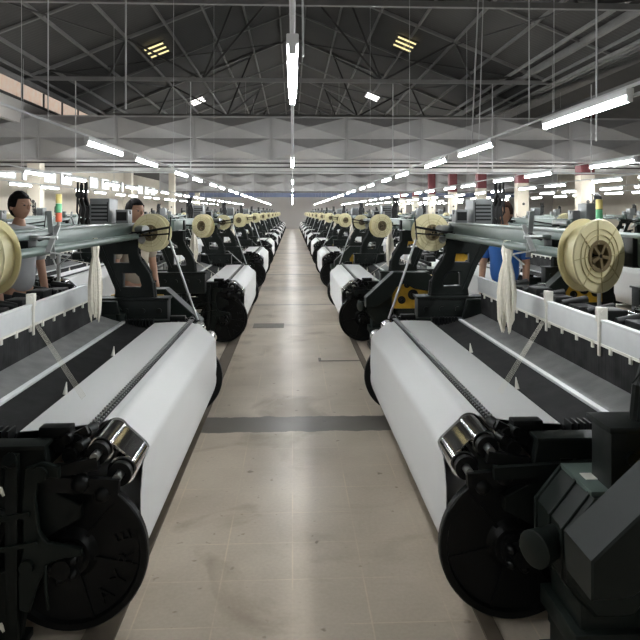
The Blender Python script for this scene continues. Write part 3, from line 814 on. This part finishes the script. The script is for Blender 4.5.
# skylight vents on the slope
def skylight(x, y, m, lab, n=3):
    t = thing('roof_skylight', lab, 'skylight', (x, y, RZ-SL*abs(x)-.14), 0, 'small skylights on the roof slopes')
    s = -1 if x > 0 else 1
    t.rotation_euler = (0, -s*math.atan(SL), 0)
    for k in range(n):
        MB().b3(-.28, .28, -.24+k*.42, -.14+k*.42, -.01, .01).build('light_slot', M[m], t)
    fr = MB().b3(-.34, -.3, -.36, 1.0, .0, .03).b3(.3, .34, -.36, 1.0, .0, .03).b3(-.34, .34, -.36, -.33, 0, .03).b3(-.34, .34, .97, 1.0, 0, .03)
    fr.build('frame', M['truss'], t)
Ys = (RZ-1.6-.14)/(.253+.212*SL); skylight(-.212*Ys, Ys, 'sky_yellow', 'yellow slotted roof skylight on the left slope')
skylight(.212*Ys*.84, Ys, 'sky_yellow', 'yellow slotted roof skylight on the right slope')
Yl = (RZ-1.6-.14)/(.173+.148*SL); skylight(-.148*Yl, Yl, 'sky_white', 'bright white roof skylight on the left slope')
skylight(.126*Yl, Yl, 'sky_white', 'bright white roof skylight on the right slope')

# ducts with cross-broken sheet panels
def duct(y0, y1, x0, n, pw, z0, z1, lab, m='duct'):
    r = thing('air_duct', lab, 'duct', (0, y0, z0), 0, 'wide air ducts crossing the hall')
    mb = MB(); h = (z1-z0)/2
    for i in range(n):
        for j in range(2):
            a = x0+i*pw; zz = j*h
            c = mb.bm.verts.new((a+pw/2, -.24, zz+h/2))
            q = [mb.bm.verts.new(p) for p in ((a, 0, zz), (a+pw, 0, zz), (a+pw, 0, zz+h), (a, 0, zz+h))]
            for k in range(4): mb.bm.faces.new((q[k], q[(k+1) % 4], c))
    mb.build('front_panel', M[m], r, smooth=False)
    mb = MB().b3(x0, x0+n*pw, .01, y1-y0, .0, z1-z0)
    mb.build('duct_body', M[m], r, smooth=False)
    mb = MB()
    for i in range(n+1): mb.b3(x0+i*pw-.02, x0+i*pw+.02, -.03, .01, 0, z1-z0)
    mb.b3(x0, x0+n*pw, -.03, 0.01, z1-z0-.02, z1-z0+.02).b3(x0, x0+n*pw, -.04, .02, -.03, .015)
    mb.build('seam', M['duct'], r)
    mb = MB(); k = 0
    for yy in [y0+.9+q*1.7 for q in range(int((y1-y0)/1.7))]: mb.b3(x0, x0+n*pw, yy-y0, yy-y0+.05, -.04, -.001)
    mb.build('hanger_rail', M['truss'], r)
duct(17.6, 22.7, -.59-2.09*5, 14, 2.09, 3.03, 4.2, 'wide grey sheet-metal duct with diamond creases, nearest the camera')
duct(43.5, 48, -8.9, 13, 2.09, 3.03, 4.2, 'grey sheet-metal duct crossing the hall further back')
struct(MB().b3(-9, 20, 56, 56.6, 2.9, 3.3).build('trim_4', M['blue']), 'blue painted crossbeam before the far wall')
struct(MB().b3(-9, 20, 33, 33.3, 3.9, 4.4).b3(-9, 20, 56.05, 56.5, 3.3, 5.2).build('trim_5', M['truss_l']))
# thin white pipe with hangers
pp = MB().cyl((-11.4, 17.25, 2.66), (20, 17.25, 2.66), .022, 10).build('water_pipe', M['pipe'])
tag(pp, 'thin white pipe running across the hall below the nearest duct', 'pipe')
w = MB()
for x in (-8.6, -5.75, -2.72, 2.72, 5.45, 8.2): w.cyl((x, 17.25, 2.66), (x, 17.25, 5.1), .014, 6)
w.build('hanger', M['pipe'], pp)
# long pull wires hanging close by
for (p0, p1, r, lab) in (((-1.62, 6.3, 2.6), (-1.62, 6.3, 4.9), .009, 'thick pale wire hanging above the first left loom'),
                         ((1.95, 6.9, 2.3), (2.15, 7.0, 6.0), .008, 'pale slanting wire hanging over the second right lamp'),
                         ((2.9, 9.9, 2.2), (3.05, 10.0, 6.2), .007, 'thin slanting wire hanging right of the second right lamp'),
                         ((.05, 3.0, 2.33), (.05, 5.2, 6.2), .006, 'thin cable rising beside the aisle lamp'),
                         ((3.0, 6.2, 2.3), (3.0, 6.2, 5.9), .008, 'pale wire hanging beside the nearest right lamp')):
    tag(MB().cyl(p0, p1, r, 6).build('hanging_wire', M['pipe']), lab, 'wire', 'wires hanging from the roof')
# columns
def column(x, y, w, lab, band):
    t = thing('column', lab, 'column', (x, y, 0)); t['kind'] = 'structure'
    MB().b3(-w/2, w/2, -w/2, w/2, 0, 4.3 if not band else 2.68, .01).build('shaft', M['cream'], t)
    if band: MB().b3(-w/2, w/2, -w/2, w/2, 2.68, 4.6, .01).build('painted_band', M['red'], t)
    MB().cyl((0, -w/2-.02, 1.9), (0, -w/2, 1.9), .05, 12).build('bolt_plate', M['truss'], t)
for k in range(7): column(8.6, 18.5+5.2*k, .41, 'cream column with red top, ' + nth(k, 'one') + ' in the right colonnade', True)
for k in range(4): column(-7.36, 18.7+10.4*k, .36, 'cream column by the left windows, ' + nth(k, 'one'), False)
# windows in the left wall (frame proud of the wall, bright pane)
n = 0
for k in range(18):
    y = 15+k*2.25
    if k % 5 == 4: continue
    n += 1
    t = thing('window_%d' % n, 'x', 'window', (-11.5, y, 2.95)); t['kind'] = 'structure'
    t['label'] = 'daylit window in the left wall'
    MB().b3(.0, .06, -.8, .8, .0, .05).b3(.0, .06, -.8, .8, .62, .67).b3(0, .06, -.8, -.75, 0, .67).b3(0, .06, .75, .8, 0, .67).b3(0, .05, -.02, .02, 0, .67).build('window_frame', M['white'], t)
    MB().b3(.005, .02, -.75, .75, .05, .62).build('window_pane', M['pane'], t)

# signal towers
def tower(x, y, h, label):
    t = thing('signal_tower', label, 'signal light', (x, y, 0), 0, 'signal towers beside the outer looms')
    MB().cyl((0, 0, 0), (0, 0, h), .02, 12).cyl((0, 0, 0), (0, 0, .02), .12, 20).build('pole', M['steel'], t)
    for i, m in enumerate(('red_lens', 'green_lens', 'yellow_lens')):
        MB().lathe([(0, 0), (0, .034), (.095, .034), (.10, .028), (.10, 0)], (0, 0, h+i*.105), (0, 0, 1), 18).build('lens', M[m], t)
tower(-2.62, 7.3, 1.49, 'red green and yellow signal tower between the looms on the left')
tower(3.15, 6.45, 1.42, 'red green and yellow signal tower between the looms on the right')

# ------------------------------------------------------------------ workers
def skin_obj(name, verts, edges, m, parent, sub=2, extra=None):
    me = bpy.data.meshes.new(name); me.from_pydata([v[:3] for v in verts], edges, [])
    o = bpy.data.objects.new(name, me); COL.objects.link(o)
    o.modifiers.new('s', 'SKIN'); sk = me.skin_vertices[0].data
    for i, v in enumerate(verts):
        rr = v[3] if isinstance(v[3], tuple) else (v[3], v[3]); sk[i].radius = rr; sk[i].use_root = (i == 0)
    md = o.modifiers.new('u', 'SUBSURF'); md.levels = sub; md.render_levels = sub
    dg = bpy.context.evaluated_depsgraph_get(); nm = bpy.data.meshes.new_from_object(o.evaluated_get(dg))
    nm.name = name
    bpy.data.objects.remove(o)
    bm = bmesh.new(); bm.from_mesh(nm)
    if extra: extra(bm)
    for f in bm.faces: f.smooth = True
    bm.to_mesh(nm); bm.free(); nm.materials.clear(); nm.materials.append(M[m])
    r = bpy.data.objects.new(name, nm); COL.objects.link(r); r.parent = parent
    return r
def blob(bm, c, r, sc=(1, 1, 1), seg=20, fn=None):
    v = bmesh.ops.create_uvsphere(bm, u_segments=seg, v_segments=seg*3//4, radius=r)['verts']
    for q in v:
        if fn: fn(q)
        q.co = Vector((q.co.x*sc[0]+c[0], q.co.y*sc[1]+c[1], q.co.z*sc[2]+c[2]))
def person(x, y, rz, label, shirt, hair, h=1.68, bow=0.):
    """faces local -y"""
    t = thing('person', label, 'person', (x, y, 0), rz)
    s = h/1.72
    V = [(0, 0, .95, (.10, .07)), (0, 0, 1.10, (.10, .07)), (0, -.01, 1.28, (.12, .08)), (0, .0, 1.40, (.10, .06)), (0, 0, 1.49, .052), (0, -.015, 1.56, .05)]
    E = [(0, 1), (1, 2), (2, 3), (3, 4), (4, 5)]
    for sx in (1, -1):
        n = len(V)
        V += [(sx*.17, 0, 1.38, .045), (sx*.23, .0, 1.13, .042), (sx*.235, -.05, .90, .032), (sx*.235, -.06, .85, .028)]
        E += [(3, n), (n, n+1), (n+1, n+2), (n+2, n+3)]
        hnd = n+3
        for i, (dy, L) in enumerate(((-.035, .07), (-.012, .08), (.011, .075), (.033, .06))):
            m = len(V); V += [(sx*.235, -.06+dy, .78, .010), (sx*.232, -.06+dy, .78-L*.5, .009), (sx*.222, -.06+dy, .78-L, .007)]
            E += [(hnd, m), (m, m+1), (m+1, m+2)]
        m = len(V); V += [(sx*.225, -.105, .81, .011), (sx*.215, -.125, .775, .009)]; E += [(hnd, m), (m, m+1)]
        n = len(V)
        V += [(sx*.09, 0, .84, .065), (sx*.10, -.01, .50, .05), (sx*.10, .02, .10, .038), (sx*.10, -.02, .04, .036), (sx*.10, -.16, .03, .03)]
        E += [(0, n), (n, n+1), (n+1, n+2), (n+2, n+3), (n+3, n+4)]
    V = [tuple([a*s for a in v[:3]]+[v[3]]) for v in V]
    hz = 1.645*s
    def head(bm):
        def shape(q):
            if q.co.z < 0: q.co.x *= 1+q.co.z*2.6; q.co.y = q.co.y*(1+q.co.z*1.2)-(-q.co.z)*.15
        blob(bm, (0, -.02, hz), .1, (.78, .97, 1.18), 24, shape)
        blob(bm, (0, -.122, hz-.012), .016, (.8, 1.2, 1.5), 10)          # nose
        for sx in (1, -1):
            blob(bm, (sx*.078, .0, hz-.01), .02, (.45, .9, 1.5), 10)
            blob(bm, (sx*.03, -.098, hz+.022), .020, (1.2, .6, .35), 10)   # brow
        blob(bm, (0, -.098, hz-.058), .022, (1.1, .5, .3), 10)           # lips
    body = skin_obj('body', V, E, 'skin', t, 2, head)
    # shirt and trousers
    A = [(0, 0, .86, (.17, .13)), (0, 0, 1.10, (.155, .12)), (0, -.01, 1.28, (.175, .13)), (0, 0, 1.41, (.15, .10)), (0, 0, 1.50, .072)]
    F = [(0, 1), (1, 2), (2, 3), (3, 4)]
    for sx in (1, -1):
        n = len(A); A += [(sx*.18, 0, 1.39, .082), (sx*.228, 0, 1.14, .062)]; F += [(3, n), (n, n+1)]
    A = [tuple([a*s for a in v[:3]]+[v[3]]) for v in A]
    skin_obj('shirt', A, F, shirt, t, 2)
    A = [(0, 0, .95, (.145, .115))]; F = []
    for sx in (1, -1):
        n = len(A); A += [(sx*.09, 0, .84, .10), (sx*.10, -.01, .5, .078), (sx*.10, .02, .10, .065)]; F += [(0, n), (n, n+1), (n+1, n+2)]
    A = [tuple([a*s for a in v[:3]]+[v[3]]) for v in A]
    skin_obj('trousers', A, F, 'trouser', t, 2)
    # hair cap
    bm = bmesh.new()
    def cap(q):
        ang = q.co.y
        if q.co.z < -.02 and q.co.y < .02: q.co.z = -.02 if q.co.y > -.05 else .045
        if q.co.y < -.05 and q.co.z < .045: q.co.z = .045; q.co.y *= .92
        q.co += Vector((random.uniform(-.002, .002), random.uniform(-.002, .002), random.uniform(-.003, .004)))
    blob(bm, (0, -.008, hz+.012), .108, (.83, .99, 1.12), 28, cap)
    for f in bm.faces: f.smooth = True
    me = bpy.data.meshes.new('hair'); bm.to_mesh(me); bm.free(); me.materials.append(M[hair])
    o = bpy.data.objects.new('hair', me); COL.objects.link(o); o.parent = t
    bm = bmesh.new()
    for sx in (1, -1): blob(bm, (sx*.03, -.108, hz+.004), .010, (1.3, .5, .7), 10)
    me = bpy.data.meshes.new('eyes'); bm.to_mesh(me); bm.free(); me.materials.append(M['rubber'])
    o = bpy.data.objects.new('eyes', me); COL.objects.link(o); o.parent = t
    return t
person(-2.41, 5.75, R(62), 'worker with short black hair behind the nearest left loom, facing the aisle', 'shirt_grey', 'hair', 1.73)
person(-1.60, 6.55, R(50), 'worker with short black hair standing between the first and second left looms', 'shirt_tan', 'hair', 1.68)
person(2.18, 6.5, R(-35), 'brown-haired worker in blue between the first and second right looms', 'shirt_blue', 'hair2', 1.66)

# ------------------------------------------------------------------ light, world, camera
w = bpy.data.worlds.new('world'); SC.world = w; w.use_nodes = True
bg = w.node_tree.nodes['Background']; bg.inputs[0].default_value = (.9, .95, 1, 1); bg.inputs[1].default_value = .22

cam = bpy.data.cameras.new('camera'); co = bpy.data.objects.new('camera', cam); COL.objects.link(co)
cam.sensor_width = 36; cam.lens = 36.; cam.shift_y = -(320-212)/640.; cam.clip_start = .05; cam.clip_end = 300
co.location = (0, 0, 1.6); co.rotation_euler = (R(90), 0, -R(2.46))
SC.camera = co
vs = SC.view_settings; vs.view_transform = 'Standard'; vs.look = 'None'; vs.gamma = 1; vs.use_curve_mapping = False
vs.exposure = 2.95
SC.cycles.use_denoising = True
SC.cycles.use_light_tree = True
SC.cycles.max_bounces = 6
SC.cycles.sample_clamp_indirect = 6
